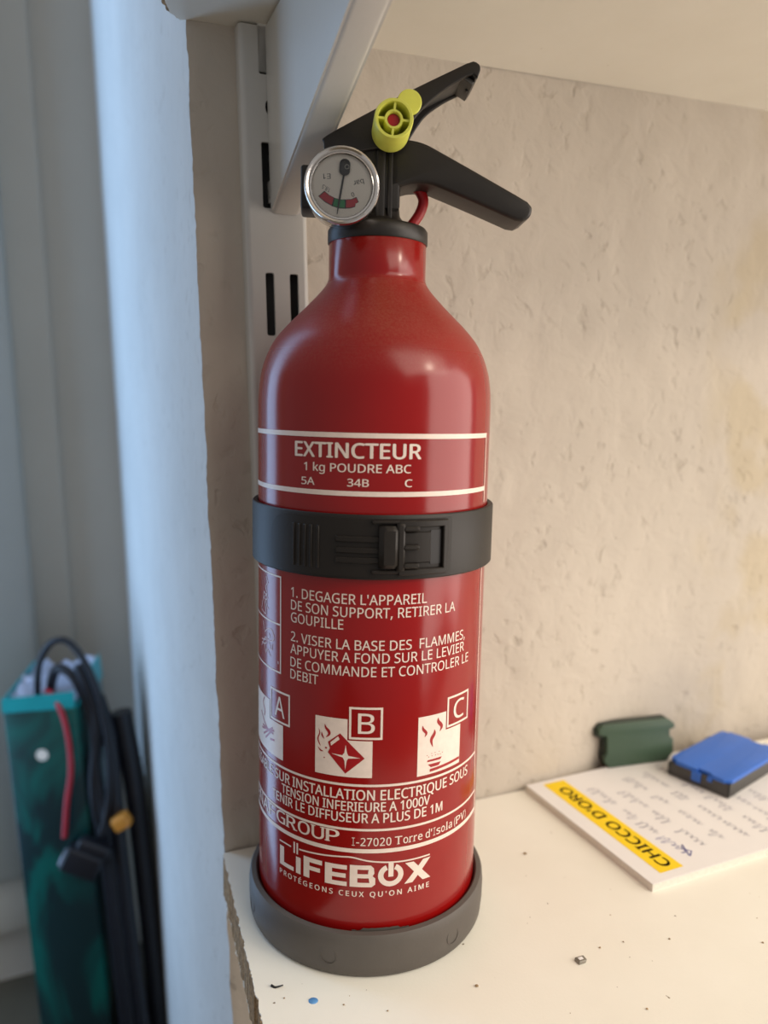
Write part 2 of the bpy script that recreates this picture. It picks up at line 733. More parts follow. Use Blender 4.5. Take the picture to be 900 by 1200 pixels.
def grid_obj(name, us, vs, fn, mat, flip=False):
    verts = [fn(u, v) for v in vs for u in us]
    nu = len(us)
    faces = []
    for j in range(len(vs) - 1):
        for i in range(nu - 1):
            f = (j * nu + i, j * nu + i + 1, (j + 1) * nu + i + 1, (j + 1) * nu + i)
            faces.append(f[::-1] if flip else f)
    me = bpy.data.meshes.new(name)
    me.from_pydata([tuple(v) for v in verts], [], faces)
    for p in me.polygons:
        p.use_smooth = True
    o = link(name, me, mat)
    o.matrix_world = WM
    return struct(o)


def wall_pt(s, z):
    e = -.010 * sm(s, .15, .27) * (1 - sm(z, .02, .2))
    w = noise.noise((s * 9, z * 9, 5)) * .0007 + noise.noise((s * 55, z * 45, 9)) * .0005
    c = noise.noise((s * 160, z * 120, 2))
    e += w - .0006 * max(0, c - .25)
    ss = s
    if s <= 0:
        ss = edge_s(z)
        e = -.0004
    return (ss, e - .0006, z)


us = [-.0014] + span(.0006, .36, 200) + span(.40, 1.6, 12)
vs = span(-1.0, -.05, 60) + span(-.047, .36, 230) + span(.37, 1.6, 40)
grid_obj('wall_back', us, vs, wall_pt, 'wall')


def reveal_pt(e, z):
    s = edge_s(z) if e > -.0005 else -.0014 + .0006 * noise.noise((e * 25, z * 12, 3)) + .0003 * noise.noise((e * 120, z * 90, 7))
    b = sm(-e, 0, .03)
    s = edge_s(z) * (1 - b) + s * b
    return (s, e - .0009, z)


grid_obj('wall_left', span(-.5, 0, 120), vs, reveal_pt, 'reveal', True)


def wbox(name, s0, s1, e0, e1, z0, z1, mat, bev=0):
    o = bm_obj(name, box_bm(s0, s1, e0, e1, z0, z1, bev), mat, None, None, 30 if bev else None)
    o.matrix_world = WM
    return o


struct(wbox('wall_far', -1.1, .03, -.54, -.5, -.5, 1.5, 'far_wall'))
struct(wbox('trim_1', -.30, -.0565, -.4995, -.490, -.34, 1.5, 'far_wall', .003))
struct(wbox('trim_2', -.30, -.0895, -.489, -.462, -.27, 1.5, 'trim', .006))
struct(wbox('baseboard_far', -.30, -.058, -.489, -.478, -.335, -.275, 'far_wall', .004))
struct(wbox('floor', -1.1, 1.6, -.54, 1.2, -.42, -.40, 'floor'))

# ================================================================== SHELVES
def board(name, label, outline, z_under, thick, tilt, side_jit, lam_top=True):
    """outline in the wall frame (s, e); a chipboard core between two thin white skins, cut edges ragged"""
    root = thing(name, label, 'shelf')
    root.matrix_world = WM @ Matrix.Translation((0, 0, z_under)) @ Matrix.Rotation(-tilt, 4, 'Y')
    def ragged(pts, amp, seed, step=.0014):
        out = []
        for i in range(len(pts)):
            a, b = Vector(pts[i]), Vector(pts[(i + 1) % len(pts)])
            L = (b - a).length
            rag = i in side_jit
            n = max(1, int(L / step)) if rag else 1
            nn = Vector((-(b - a).y, (b - a).x)).normalized()
            for k in range(n):
                p = a + (b - a) * k / n
                if rag and 0 < k:
                    p += nn * amp * (noise.noise((k * .37, seed, i)) + .6 * noise.noise((k * 1.9, seed + 4, i)))
                out.append((p.x, p.y))
        return out
    t = .0005
    core = xform(plate_mesh([ragged(outline, .0011, 1)], thick - 2 * t), Matrix.Translation((0, 0, thick / 2)))
    link('chipboard_core', core, 'chipboard', root)
    for k, zz in ((0, t / 2), (1, thick - t / 2)):
        ins = [(x + (.0011 if x < .5 else 0), y - (.0 if y < 0 else .0004)) for x, y in outline]
        sk = xform(plate_mesh([ragged(ins, .0006, 3 + k)], t), Matrix.Translation((0, 0, zz)))
        link('laminate_skin', sk, 'laminate', root)
    return root


def to_wall(x, y):
    q = Vector((x, y, 0)) - A0
    return (q.dot(dv), q.dot(NV))


# lower shelf: built level, in the world frame of the shelf top (z = 0)
TH = .018
low = thing('wall_shelf', 'white laminated shelf board under the fire extinguisher, raw chipboard left edge', 'shelf')
low.matrix_world = Matrix(((dv.x, NV.x, 0, A0.x), (dv.y, NV.y, 0, A0.y), (0, 0, 1, -TH), (0, 0, 0, 1)))
pa = to_wall(-.0677, .3103); pb = to_wall(-.0354, .2178)
k = (.24 - pa[1]) / (pb[1] - pa[1])
pc = (pa[0] + (pb[0] - pa[0]) * k, .24)
pa2 = (pa[0], .0004)


def ragged_line(a, b, amp, seed, step=.0009):
    a, b = Vector(a), Vector(b)
    n = int((b - a).length / step)
    nn = Vector((-(b - a).y, (b - a).x)).normalized()
    return [tuple((a + (b - a) * i / n) + nn * amp * (noise.noise((i * .21, seed, 0)) + .8 * noise.noise((i * .9, seed, 5))) * (0 if i == 0 else 1)) for i in range(n + 1)]


rest = [(1.1, .24), (1.1, .0004)]
core = xform(plate_mesh([ragged_line(pa2, pc, .0009, 2) + rest], TH - .001), Matrix.Translation((0, 0, TH / 2)))
link('chipboard_core', core, 'chipboard', low)
for kz, sd in ((.00025, 5), (TH - .00025, 8)):
    link('laminate_skin', xform(plate_mesh([ragged_line(pa2, pc, .0007, sd) + rest], .0005), Matrix.Translation((0, 0, kz))), 'laminate', low)

# upper shelf: its underside is what the photo shows
up_out = [(-.0012, -.0004), (-.0046, -.0018), (-.0060, .0004), (-.0090, .0030), (-.0098, .0062), (-.0114, .0102), (-.012, .20), (1.1, .20), (1.1, -.0004)]
board('wall_shelf', 'white upper shelf board seen from below, with a chipped brown left corner', up_out, .3386, .018, .0195, (1, 2, 3, 4, 5))

# ------------------------------------------------------------------ slotted rail
RE = .0055
rail = thing('slotted_rail', 'white steel twin-slot wall rail standing behind the extinguisher', 'rail')
rail.matrix_world = WM
S0, S1 = .0168, .0424


def slot(sc, z0, z1):
    return rrect2(sc - .0018, sc + .0018, z0, z1, .0009, 3)


holes = []
for kz in range(-3, 3):
    zb = .2228 + .0492 * kz
    holes += [slot(.0260, zb, zb + .0246), slot(.0360, zb, zb + .0246)]
holes.append(circle2(.0305, .3095, .0042, 20))
holes.append(circle2(.0312, .1120, .0036, 20))
Zr0, Zr1 = .022, .3383
fp = plate_mesh([rect(S0 + .0022, S1 - .0022, Zr0, Zr1)] + holes, .0012)
# plate frame (x=s, y=z) -> wall frame
PM = Matrix(((1, 0, 0, 0), (0, 0, -1, RE - .0006), (0, 1, 0, 0), (0, 0, 0, 1)))
link('face_plate', xform(fp, PM), 'white_steel', rail)
for sg in (0, 1):
    bm = bmesh.new()
    prof = []
    for kk in range(7):
        t = pi / 2 * kk / 6
        prof.append((.0022 - .0022 * sin(t), RE - .0022 + .0022 * cos(t)))
    prof.append((0, -.001))
    inner = [(.0012, -.001), (.0012, RE - .0022), (.0022, RE - .0012)]
    P = prof + inner
    r0 = []; r1 = []
    for (a, e) in P:
        s = S0 + a if sg == 0 else S1 - a
        r0.append(bm.verts.new((s, e, Zr0))); r1.append(bm.verts.new((s, e, Zr1)))
    nP = len(P)
    for i in range(nP):
        j = (i + 1) % nP
        bm.faces.new((r0[i], r0[j], r1[j], r1[i]))
    bm.faces.new(r0); bm.faces.new(r1[::-1])
    bm_obj('side_flange', bm, 'white_steel', rail, None, 50)
# dark sheet that paints in the shade inside the hollow rail
bm_obj('hollow_shade', box_bm(S0 + .0014, S1 - .0014, -.0005, .0003, Zr0, Zr1), 'shadow_gap', rail)

# ------------------------------------------------------------------ bracket
br = thing('shelf_bracket', 'white tapered steel bracket hooked in the rail under the upper shelf', 'bracket')
br.matrix_world = WM
SL = .41


def zb_(e):
    return .2705 + (e - .006) * SL


ol = [(.0056, .338), (.0056, .273), (.0075, .2712), (.0105, zb_(.0105) + .0002), (.150, zb_(.150)), (.168, .334), (.168, .338)]
PB = lambda s: Matrix(((0, 0, 1, s), (1, 0, 0, 0), (0, 1, 0, 0), (0, 0, 0, 1)))
for s in (.0279, .0385):
    link('side_plate', xform(plate_mesh([ol], .0014), PB(s)), 'bracket', br)
# bottom flange with rolled edges
bm = bmesh.new()
sec = []
for kk in range(7):
    t = pi / 2 * kk / 6
    sec.append((.0272 + .0022 - .0022 * cos(t), .0022 - .0022 * sin(t)))
for kk in range(7):
    t = pi / 2 * kk / 6
    sec.append((.0392 - .0022 + .0022 * sin(t), .0022 - .0022 * cos(t)))
sec += [(.0378, .0024), (.0370, .0014), (.0294, .0014), (.0286, .0024)]
rings = []
for e in (.0060, .0095, .04, .08, .12, .150, .158):
    rings.append([bm.verts.new((s, e - SL * .0, zb_(e) - .0004 + z)) for s, z in sec])
for a, b2 in zip(rings, rings[1:]):
    for i in range(len(sec)):
        j = (i + 1) % len(sec)
        bm.faces.new((a[i], a[j], b2[j], b2[i]))
bm.faces.new(rings[0]); bm.faces.new(rings[-1][::-1])
bm_obj('bottom_flange', bm, 'bracket', br, None, 50)
for s in (.0284, .0378):
    for z in (.2725, .3220):
        hk = [(.0062, z + .010), (.0018, z + .010), (.0018, z + .002), (.0036, z + .002), (.0036, z + .004), (.0062, z + .004)]
        link('hook', xform(plate_mesh([hk], .0014), PB(s - .0005)), 'bracket', br)

# ================================================================== FIRE EXTINGUISHER
CX, CY = -.00424, .2835
ex = thing('fire_extinguisher', 'red powder fire extinguisher with black lever head standing on the white shelf', 'fire extinguisher', (CX, CY, 0))

prof = [(0, .003), (.036, .003), (.040, .0045), (.0420, .008), (RB, .013)]
prof += [(RB, z) for z in (.05, .10, .15, .195)]
sh = [(42.45, 197.5), (42.3, 200.5), (42.0, 203.6), (41.2, 208.2), (39.3, 213.8), (36.3, 219.3), (31.6, 224.7), (26.2, 230), (21.3, 235.1), (18.6, 238.4), (17.7, 240.2), (17.45, 241.6)]
P = smooth_path([(a * mm, b_ * mm) for a, b_ in sh], 4)
prof += [(p.x, p.y) for p in P]
prof += [(.01745, .2530), (.0170, .2536), (.0, .2536)]
bm_obj('cylinder_body', lathe_bm(prof, 192), 'red', ex, None, 40)

# base ring
prof = [(.0, .0005), (.0440, .0), (.0452, .0006), (.0459, .002), (.0463, .006), (.0464, .012), (.0461, .0152), (.0455, .0163), (.0438, .0166), (.0431, .0160), (.0427, .0140), (.0427, .0025), (0, .0025)]
br_ = bm_obj('base_ring', lathe_bm(prof, 160), 'rubber', ex, None, 45)
for s in (-11.0, 32.5, -50, 70):
    ph = s * mm / RB
    q = Matrix.Rotation(ph, 4, 'Z') @ Matrix.Translation((0, -.04632, .0078)) @ Matrix.Rotation(pi / 2 - .03, 4, 'X')
    ring = bmesh.new()
    rm = plate_mesh([circle2(0, 0, .0030, 32), circle2(0, 0, .0027, 32)], .0002)
    link('moulded_circle', xform(rm, q), 'rubber', br_)
# ragged lip of the base ring where it has been scuffed
lip = []
for i in range(21):
    s = -4 + i * 1.0
    lip.append((s, 16.3 + (.9 if 3 < i < 17 else .2) + .35 * noise.noise((i * .8, 0, 0))))
bmx = wrap(poly_bm([[(lip[0][0], 15.8)] + [(lip[-1][0], 15.8)] + lip[::-1]]), RB + .0005)
bm_obj('scuffed_lip', bmx, 'rubber', br_)

# collar and valve head. Head frame: h along the handles, m towards the viewer, z up
PSI = math.atan(.084)
HM = Matrix.Rotation(PSI, 4, 'Z')          # x = h, -y = m
PH = lambda off: Matrix(((1, 0, 0, 0), (0, 0, -1, -off), (0, 1, 0, 0), (0, 0, 0, 1)))   # plate (x, y) -> (h, z) at m = off, own z towards viewer


def hplate(name, outlines, off0, off1, mat, parent, bevel=0.0, scale=mm, bres=2):
    ols = [[(p[0] * scale, p[1] * scale) for p in o] for o in outlines]
    me = plate_mesh(ols, abs(off1 - off0) * mm, bevel * mm, bres)
    mx = HM @ PH((off0 + off1) / 2 * mm)
    return link(name, xform(me, mx), mat, parent)


prof = [(0, .2530), (.0176, .2530), (.0179, .2534), (.0179, .2575), (.0172, .2585), (.0150, .2592), (.0100, .2604), (.0078, .2630), (.0072, .2680), (.0072, .2760), (.0, .2760)]
bm_obj('collar', lathe_bm(prof, 96), 'black_plastic', ex, None, 40)
bm = box_bm(-8 * mm, 7 * mm, -8 * mm, 7 * mm, .2640, .2840, .0012)
box_bm(-14 * mm, -4 * mm, -8 * mm, -3 * mm, .2640, .2860, .001, bm=bm)
box_bm(-27.3 * mm, -10 * mm, -11 * mm, 3 * mm, .2625, .2768, .001, bm=bm)
box_bm(-1.6 * mm, 1.6 * mm, -9.0 * mm, -7 * mm, .2600, .2830, .0005, bm=bm)
box_bm(2.6 * mm, 4.2 * mm, -8.7 * mm, -7 * mm, .2600, .2830, .0004, bm=bm)
valve = bm_obj('valve_body', bm, 'black_plastic', ex, HM, 35)

low_h = smooth_path([(2, 287.3), (9, 287.4), (15.0, 286.4), (21, 283.8), (34, 277.6), (48, 270.8)], 5) + \
    smooth_path([(52.3, 268.6), (54.0, 266.4), (53.2, 263.4), (50.6, 261.8)], 4) + \
    smooth_path([(48.0, 262.1), (34.4, 267.2), (22.7, 271.4), (17.4, 273.0), (11.3, 273.0), (6.6, 271.6), (2, 270)], 5)
hplate('carry_handle', [low_h], -8.0, 8.0, 'black_plastic', ex, 1.3, bres=3)

# squeeze lever: channel of two side plates with a top web
near = smooth_path([(-19.0, 279.5), (-19.6, 284.5), (-18.6, 287.0), (-2.8, 296.0), (10.5, 303.2), (28.5, 312.3)], 5) + \
    smooth_path([(31.0, 313.2), (33.0, 312.3), (33.5, 310.5), (32.6, 308.0)], 3) + \
    smooth_path([(31.0, 309.0), (28.2, 307.8), (21.5, 303.6), (15.7, 298.7), (11.6, 294.3), (9.0, 290.0), (8.0, 286.5), (2, 284)], 5) + [Vector((-10, 282))]
lev = hplate('squeeze_lever', [near], 7.2, 9.0, 'black_plastic', ex, .5)
far = smooth_path([(-2.0, 296.2), (10.5, 303.2), (28.5, 312.3)], 5) + \
    [Vector(p) for p in [(31.0, 312.6), (30.0, 308.9)]] + \
    smooth_path([(29.3, 308.4), (23.8, 305.6), (17.7, 301.2), (14.3, 297.0), (11.9, 293.2), (9.0, 289.0), (4, 286)], 5) + [Vector((-1, 290))]
hplate('far_plate', [far], -9.0, -7.2, 'black_plastic', lev, .5)
web_top = smooth_path([(-2.8, 295.9), (10.5, 303.0), (28.5, 312.1), (32.6, 312.6), (33.2, 309.4)], 6)
web_bot = smooth_path([(31.8, 307.2), (30.9, 308.6), (27.5, 309.6), (10.5, 301.2), (-2.8, 294.1)], 6)
hplate('top_web', [[(p.x, p.y) for p in web_top + web_bot]], -8.6, 8.6, 'black_plastic', lev, .2)
hplate('tip_pad', [[(13, 303.2), (21, 307.4), (27.5, 310.0), (32.0, 307.6), (31.2, 306.3), (27.3, 308.4), (21, 305.4), (13, 301.0)]], -7.5, 7.0, 'dark_grey_plastic', lev, .3)
hplate('tip_hole', [circle2(30.2, 306.75, .55, 12)], 0.5, 1.8, 'ink', lev)
# red loop behind the neck
bm = tube_bm([(.0125, .004, .2755), (.0150, .004, .2738), (.0166, .004, .2705), (.0157, .004, .2665), (.0132, .004, .2625), (.0105, .004, .2592)], .0019, 14)
bm_obj('red_tie', bm, 'red_plastic', ex, HM, 60)

# safety pin ring
LM = lambda h, z, off: HM @ Matrix.Translation((h * mm, -off * mm, z * mm)) @ Matrix.Rotation(pi / 2, 4, 'X')   # own z towards viewer
pc_ = (2.95, 288.4)
Lz = 13.3
prof = [(.0064, 0), (.0064, .0126), (.0061, .0133), (.0053, .0133), (.0051, .0128), (.0052, .0006), (.0060, 0)]
pin = bm_obj('safety_pin', lathe_bm(prof, 64, True, mx=LM(*pc_, 10.2)), 'yellow', ex, None, 35)
prof = [(.0031, 0), (.0031, .0121), (.0029, .0126), (.0023, .0126), (.0021, .0121), (.0021, .0)]
bm_obj('hub', lathe_bm(prof, 40, True, mx=LM(*pc_, 10.2)), 'yellow', pin, None, 35)
for kq in range(4):
    a = radians(90 * kq - 4)
    mx = LM(*pc_, 10.2) @ Matrix.Rotation(a, 4, 'Z')
    bm_obj('spoke', box_bm(.0029, .0053, -.00038, .00038, .0005, .0125, .0001, mx=mx), 'yellow', pin)
bm_obj('plug', lathe_bm([(0, 0), (.0021, 0), (.0021, .0108), (.0018, .0114), (0, .0115)], 32, mx=LM(*pc_, 10.2)), 'red_plastic', pin, None, 40)
prof = [(0, 0), (.0040, 0), (.0042, .0004), (.0042, .0010), (.0039, .0013), (0, .0014)]
bm_obj('seal_disc', lathe_bm(prof, 48, mx=LM(9.25, 298.5, 9.1)), 'yellow', pin, None, 40)

# pressure gauge
gc = (-13.55, 267.1)
prof = [(0, 0), (.0065, 0), (.0100, .0015), (.0118, .0045), (.0121, .008), (.0121, .0118), (.0124, .0122), (.0124, .0136), (.0121, .0142), (.0116, .0144), (.0110, .0141), (.0107, .0134), (.0106, .0120), (0, .0120)]
GM = LM(*gc, 9.3)
ga = bm_obj('pressure_gauge', lathe_bm(prof, 96, mx=GM), 'chrome', ex, None, 40)
prof = [(0, .01215), (.0105, .01215), (.0105, .01225), (0, .01225)]
dial = bm_obj('dial_face', lathe_bm(prof, 64, mx=GM), 'dial', ga)
bm_obj('lens_ring', lathe_bm([(.01065, .0124), (.01065, .0134), (.0101, .0136), (.0098, .0132), (.0098, .0124)], 72, True, mx=GM), 'chrome', ga, None, 50)
bm_obj('glass', lathe_bm([(0, .01385), (.006, .01375), (.0106, .0133), (.0106, .0131), (.006, .0135), (0, .0136)], 48, mx=GM), 'glass', ga, None, 60)
DO = 21.62


def shr(p, f=.97):
    return (gc[0] + (p[0] - gc[0]) * f, gc[1] + (p[1] - gc[1]) * f)


segs = [('dial_red', [(-21.5, 263.7), (-19.45, 265.5), (-17.8, 264.2), (-16.05, 263.4), (-16.7, 260.6), (-19.2, 261.8)]),
        ('dial_green', [(-16.05, 263.4), (-14.2, 262.9), (-12.3, 263.0), (-12.3, 260.0), (-14.5, 260.0), (-16.7, 260.6)]),
        ('dial_red', [(-12.3, 263.0), (-10.3, 263.2), (-8.6, 263.95), (-7.8, 262.3), (-8.8, 261.8), (-9.0, 260.7), (-10.5, 260.2), (-12.3, 260.0)])]
for mt, pts in segs:
    pts = [shr(p) for p in pts]
    hplate('scale_border', [pts], DO - .02, DO + .02, 'ink', ga)
    cxm = sum(p[0] for p in pts) / len(pts); cym = sum(p[1] for p in pts) / len(pts)
    inn = [(cxm + (p[0] - cxm) * .90, cym + (p[1] - cym) * .84) for p in pts]
    hplate('scale_segment', [inn], DO + .03, DO + .06, mt, ga)
hplate('needle', [[(-13.05, 272), (-12.45, 272), (-14.05, 262.5), (-14.95, 258.3), (-15.15, 258.4), (-14.7, 262.5)]], 21.9, 22.1, 'ink', ga)
hplate('needle_hub', [[(p[0] - 12.70, p[1] + 273.1) for p in [(q[0] * cos(-.06) - q[1] * sin(-.06), q[0] * sin(-.06) + q[1] * cos(-.06)) for q in rrect2(-1.75, 1.75, -2.7, 2.4, 1.6, 6)]]], 21.9, 22.7, 'ink', ga, .25)
hplate('hub_ring', [circle2(-12.0, 273.0, .75, 20), circle2(-12.0, 273.0, .58, 20)], 22.7, 22.78, 'metal', ga)


def dial_text(s, cx, cz, h, rot):
    bm = text_bm(s, .0)
    xs = len(s.replace('.', '')) * h * .72
    mx = Matrix.Translation((cx * mm, cz * mm, 0)) @ Matrix.Rotation(radians(rot), 4, 'Z')
    for v in bm.verts:
        v.co = mx @ Vector(((v.co.x - .5) * xs * mm, (v.co.y - .5) * h * mm, 0))
    bmesh.ops.transform(bm, matrix=HM @ PH(DO * mm), verts=bm.verts)
    bm_obj('dial_lettering', bm, 'ink', ga)


dial_text('E1', -18.45, 270.1, 1.6, 184)
dial_text('bar', -8.1, 268.6, 1.6, 194)
dial_text('18.5', -18.75, 266.3, 1.3, 152)
dial_text('0', -9.95, 264.75, 1.3, 200)

# ---- clamp strap
bm = bmesh.new()
sp = [(.0428, .1408), (.0443, .1406), (.0447, .1410), (.0447, .1613), (.0443, .1618), (.0428, .1616)]
strap = bm_obj('clamp_strap', lathe_bm(sp, 160, True), 'strap', ex, None, 40)
# overlapping tongue with rounded left end
ol = rrect2(-36, 5, 141.6, 160.6, 7.5, 8)
tb = poly_bm([[(p[0], p[1]) for p in ol if p[0] < -20] + [(27, 141.6), (27, 160.6)]], 1.6)
# order outline properly
tb.free()
left = [(-28.5 + 7.5 * cos(radians(a)), 149.1 + 4 + 7.5 * sin(radians(a)) * 1.0) for a in range(90, 181, 10)]
leftb = [(-28.5 + 7.5 * cos(radians(a)), 149.1 + 7.5 * sin(radians(a))) for a in range(180, 271, 10)]
tongue = left + leftb + [(27, 141.6), (27, 160.6)]
tb = poly_bm([tongue], 1.4)
top = bmesh.ops.extrude_face_region(tb, geom=tb.faces[:])
for v in top['geom']:
    if isinstance(v, bmesh.types.BMVert):
        v.co.z += .0005
wrap(tb, .0446)
bm_obj('tongue', tb, 'strap', strap, None, 30)
for s in (-25.2, -23.0, -20.9, -18.7, -16.3):
    bm_obj('grip_ridge', cylbox(s - .45, s + .45, 143.8, 157.8, .0448, .04555, bev=.0002), 'strap', strap, None, 40)
for z in (154.0, 150.4, 147.2):
    bm_obj('ratchet_rib', cylbox(-10.5, 6, z - 1.0, z + .9, .0448, .0459, bev=.0003), 'strap', strap, None, 40)
fr_ = bmesh.new()
cylbox(8.5, 24.6, 158.0, 160.2, .0448, .0466, fr_, .0003)
cylbox(8.5, 24.6, 142.4, 144.4, .0448, .0466, fr_, .0003)
cylbox(22.9, 24.8, 143.0, 160.0, .0448, .0466, fr_, .0003)
bm_obj('buckle_frame', fr_, 'strap', strap, None, 40)
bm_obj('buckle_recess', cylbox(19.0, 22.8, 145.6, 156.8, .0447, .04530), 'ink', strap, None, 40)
bm_obj('buckle_tab', cylbox(7.8, 19.0, 146.2, 156.4, .0448, .0457, bev=.0003), 'strap', strap, None, 40)
bl = bmesh.new()
cylbox(2.6, 8.6, 144.8, 158.6, .0448, .0482, bl, .0014)
cylbox(7.8, 10.2, 144.0, 159.4, .0448, .0476, bl, .0006)
bm_obj('latch_block', bl, 'strap', strap, None, 40)
for z in (157.6, 151.6, 145.6):
    bm_obj('latch_tooth', cylbox(9.6, 14.6, z - .8, z + .8, .0448, .0476, bev=.0005), 'strap', strap, None, 40)
for z in (159.7, 143.6):
    bm_obj('guide_post', cylbox(.5, 9, z - .55, z + .55, .0448, .0464, bev=.0003), 'strap', strap, None, 40)

# ---- print on the body (millimetres round the surface)
def arc(a, b, z, n=60):
    return [(a + (b - a) * i / n, z) for i in range(n + 1)]


fr1 = [rect(-64, 51.2, 186.0, 187.6), rect(-64, 50.4, 167.4, 169.0), rect(50.4, 51.2, 163.2, 186.0)]
cyl_polys('printed_frame', fr1, ex)
cyl_text('printed_title', 'EXTINCTEUR', -26.9, 16.1, 179.6, 4.7, ex, bold=.022)
cyl_text('printed_text', '1 kg POUDRE ABC', -23.2, 12.8, 175.05, 2.65, ex, bold=.012)
cyl_text('printed_text', '5A', -24.2, -19.1, 170.45, 2.4, ex, bold=.012)
cyl_text('printed_text', '34B', -7.7, -.8, 170.55, 2.4, ex, bold=.012)
cyl_text('printed_text', 'C', 10.9, 13.3, 170.6, 2.4, ex, bold=.012)
for s, a, b_, z in (("1. DEGAGER L'APPAREIL", -28.6, 19.7, 131.9), ("DE SON SUPPORT, RETIRER LA", -28.6, 32.0, 127.5), ("GOUPILLE", -28.6, -8.4, 123.2),
                    ("2. VISER LA BASE DES  FLAMMES,", -28.6, 38.1, 116.5), ("APPUYER A FOND SUR LE LEVIER", -28.8, 37.8, 112.15),
                    ("DE COMMANDE ET CONTROLER LE", -28.8, 40.9, 107.5), ("DEBIT", -28.8, -17.1, 103.2)):
    cyl_text('printed_instruction', s, a, b_, z, 3.35, ex, bold=.006)
# long frame line down the right side
cyl_strokes('printed_line', [[(51.0, 139.5), (51.3, 100), (51.6, 69), (54.8, 43)]], .75, ex)

# small picture panel on the left
cyl_polys('printed_frame', frame_rects(-66, -33.8, 103.2, 137.9, .6) + [rect(-66, -34.2, 120.4, 121.0)], ex)
sk = [[(-44.5, 136), (-43, 134), (-45, 132.2), (-43.6, 130), (-45.4, 128.6)],
      [(-46.5, 130), (-44.5, 129.4), (-43.2, 128.4), (-45, 127.4), (-47, 128.4), (-46.4, 130.2)],
      [(-45, 127.4), (-43.6, 125.4), (-42.4, 124.4)], [(-47, 128.2), (-49.5, 123.4)], [(-46, 127), (-44.6, 122.4), (-49.5, 123.0)],
      [(-47.6, 119), (-46.2, 116.2)],
      [(-45.8, 115.4), (-43, 117.2), (-40, 117.6), (-38.2, 115.2), (-39.6, 113.6), (-42.4, 113.2), (-45.0, 113.8)],
      [(-42.6, 115.8), (-41.2, 114.8), (-43, 114.0)], [(-45, 113.8), (-49.5, 109.5)], [(-44, 113), (-49.2, 112)], [(-42.4, 113), (-40, 110.2), (-39.4, 112.6)],
      [(-46, 111.5), (-44.6, 108.2), (-43.4, 109.8), (-41, 107.8)], [(-49.4, 110.8), (-46, 111), (-43.8, 112)], [(-35.6, 107.4), (-35.4, 106.4)]]
cyl_strokes('printed_hand_drawing', [[(p.x, p.y) for p in smooth_path(l, 3)] for l in sk], .38, ex, 'print_dim')


def class_box(name, x0, x1, y0, y1, ch, sq, r2=None):
    """letter frame over a white picture square"""
    a0, a1, b0, b1 = sq
    f = cyl_polys('white_square', [[(a0, b0), (a1, b0), (a1, min(b1, y0 - .5)), (a1, min(b1, y0 - .5)), (a0, min(b1, y0 - .5))],
                                   rect(a0, min(a1, x0 - .5), y0 - .5, b1)], ex, 'print')
    cyl_polys('letter_frame', frame_rects(x0, x1, y0, y1, .75), ex, 'print')
    w = (x1 - x0)
    cyl_text('class_letter', ch, x0 + w * .27, x1 - w * .24, y0 + (y1 - y0) * .19, (y1 - y0) * .62, ex, bold=.004)
    return f


class_box('A', -40.7, -29.0, 85.2, 96.9, 'A', (-62, -32.6, 71.8, 91.6))
class_box('B', -6.0, 5.3, 85.6, 96.9, 'B', (-18.0, 2.0, 72.1, 92.5))
class_box('C', 29.9, 42.2, 86.0, 97.0, 'C', (17.8, 37.3, 71.0, 92.2))


# picture of class B: diamond fuel can with a star gap, flames
def mapB(l):      # zoomed picture pixels -> mm on the body
    return [(-17.9 + (x - 90) / 590 * 19.9, 92.3 - (y - 160) / 640 * 20.1) for x, y in l]


can = [(355, 318), (605, 582), (412, 765), (228, 548), (250, 500), (228, 430)]
cyl_polys('picture_can', [mapB(can)], ex, 'print_red', .00016)
star = []
for (x, y) in [(413, 440), (428, 530), (440, 560), (560, 580), (440, 592), (425, 620), (410, 722), (402, 620), (385, 585), (262, 552), (380, 560), (400, 530)]:
    star.append((x, y))
cyl_polys('picture_star', [mapB(star)], ex, 'print', .00022)
cyl_polys('picture_grip', [mapB([(256, 430), (335, 352), (350, 385), (262, 468)])], ex, 'print', .00022)
fl = [([(192, 235), (205, 275), (235, 310), (240, 345), (205, 385)], 3.0), ([(160, 330), (165, 365), (188, 405)], 1.5), ([(125, 295), (138, 345), (118, 410), (135, 465), (150, 490)], 1.2),
      ([(118, 505), (150, 540), (180, 545)], 1.3)]
pl = []
for l, w in fl:
    q = [(p.x, p.y) for p in smooth_path(mapB(l), 4)]
    pl += stroke_poly(q, lambda t, w=w: .08 + .33 * w * sin(pi * t))
pl.append([(p[0], p[1]) for p in mapB(circle2(208, 502, 11, 10))])
pl.append([(p[0], p[1]) for p in mapB(circle2(190, 615, 8, 8))])
cyl_polys('picture_flame', pl, ex, 'print_red', .00016, 3)


def mapC(l):
    # left column x 105, right 580; heights follow the tilt seen from the camera
    out = []
    for x, y in l:
        u = (x - 105) / 475
        top = 395 - u * 100
        bot = 1055 - u * 165
        v = (y - top) / (bot - top)
        out.append((17.9 + u * 19.4, 92.2 - v * 21.0))
    return out


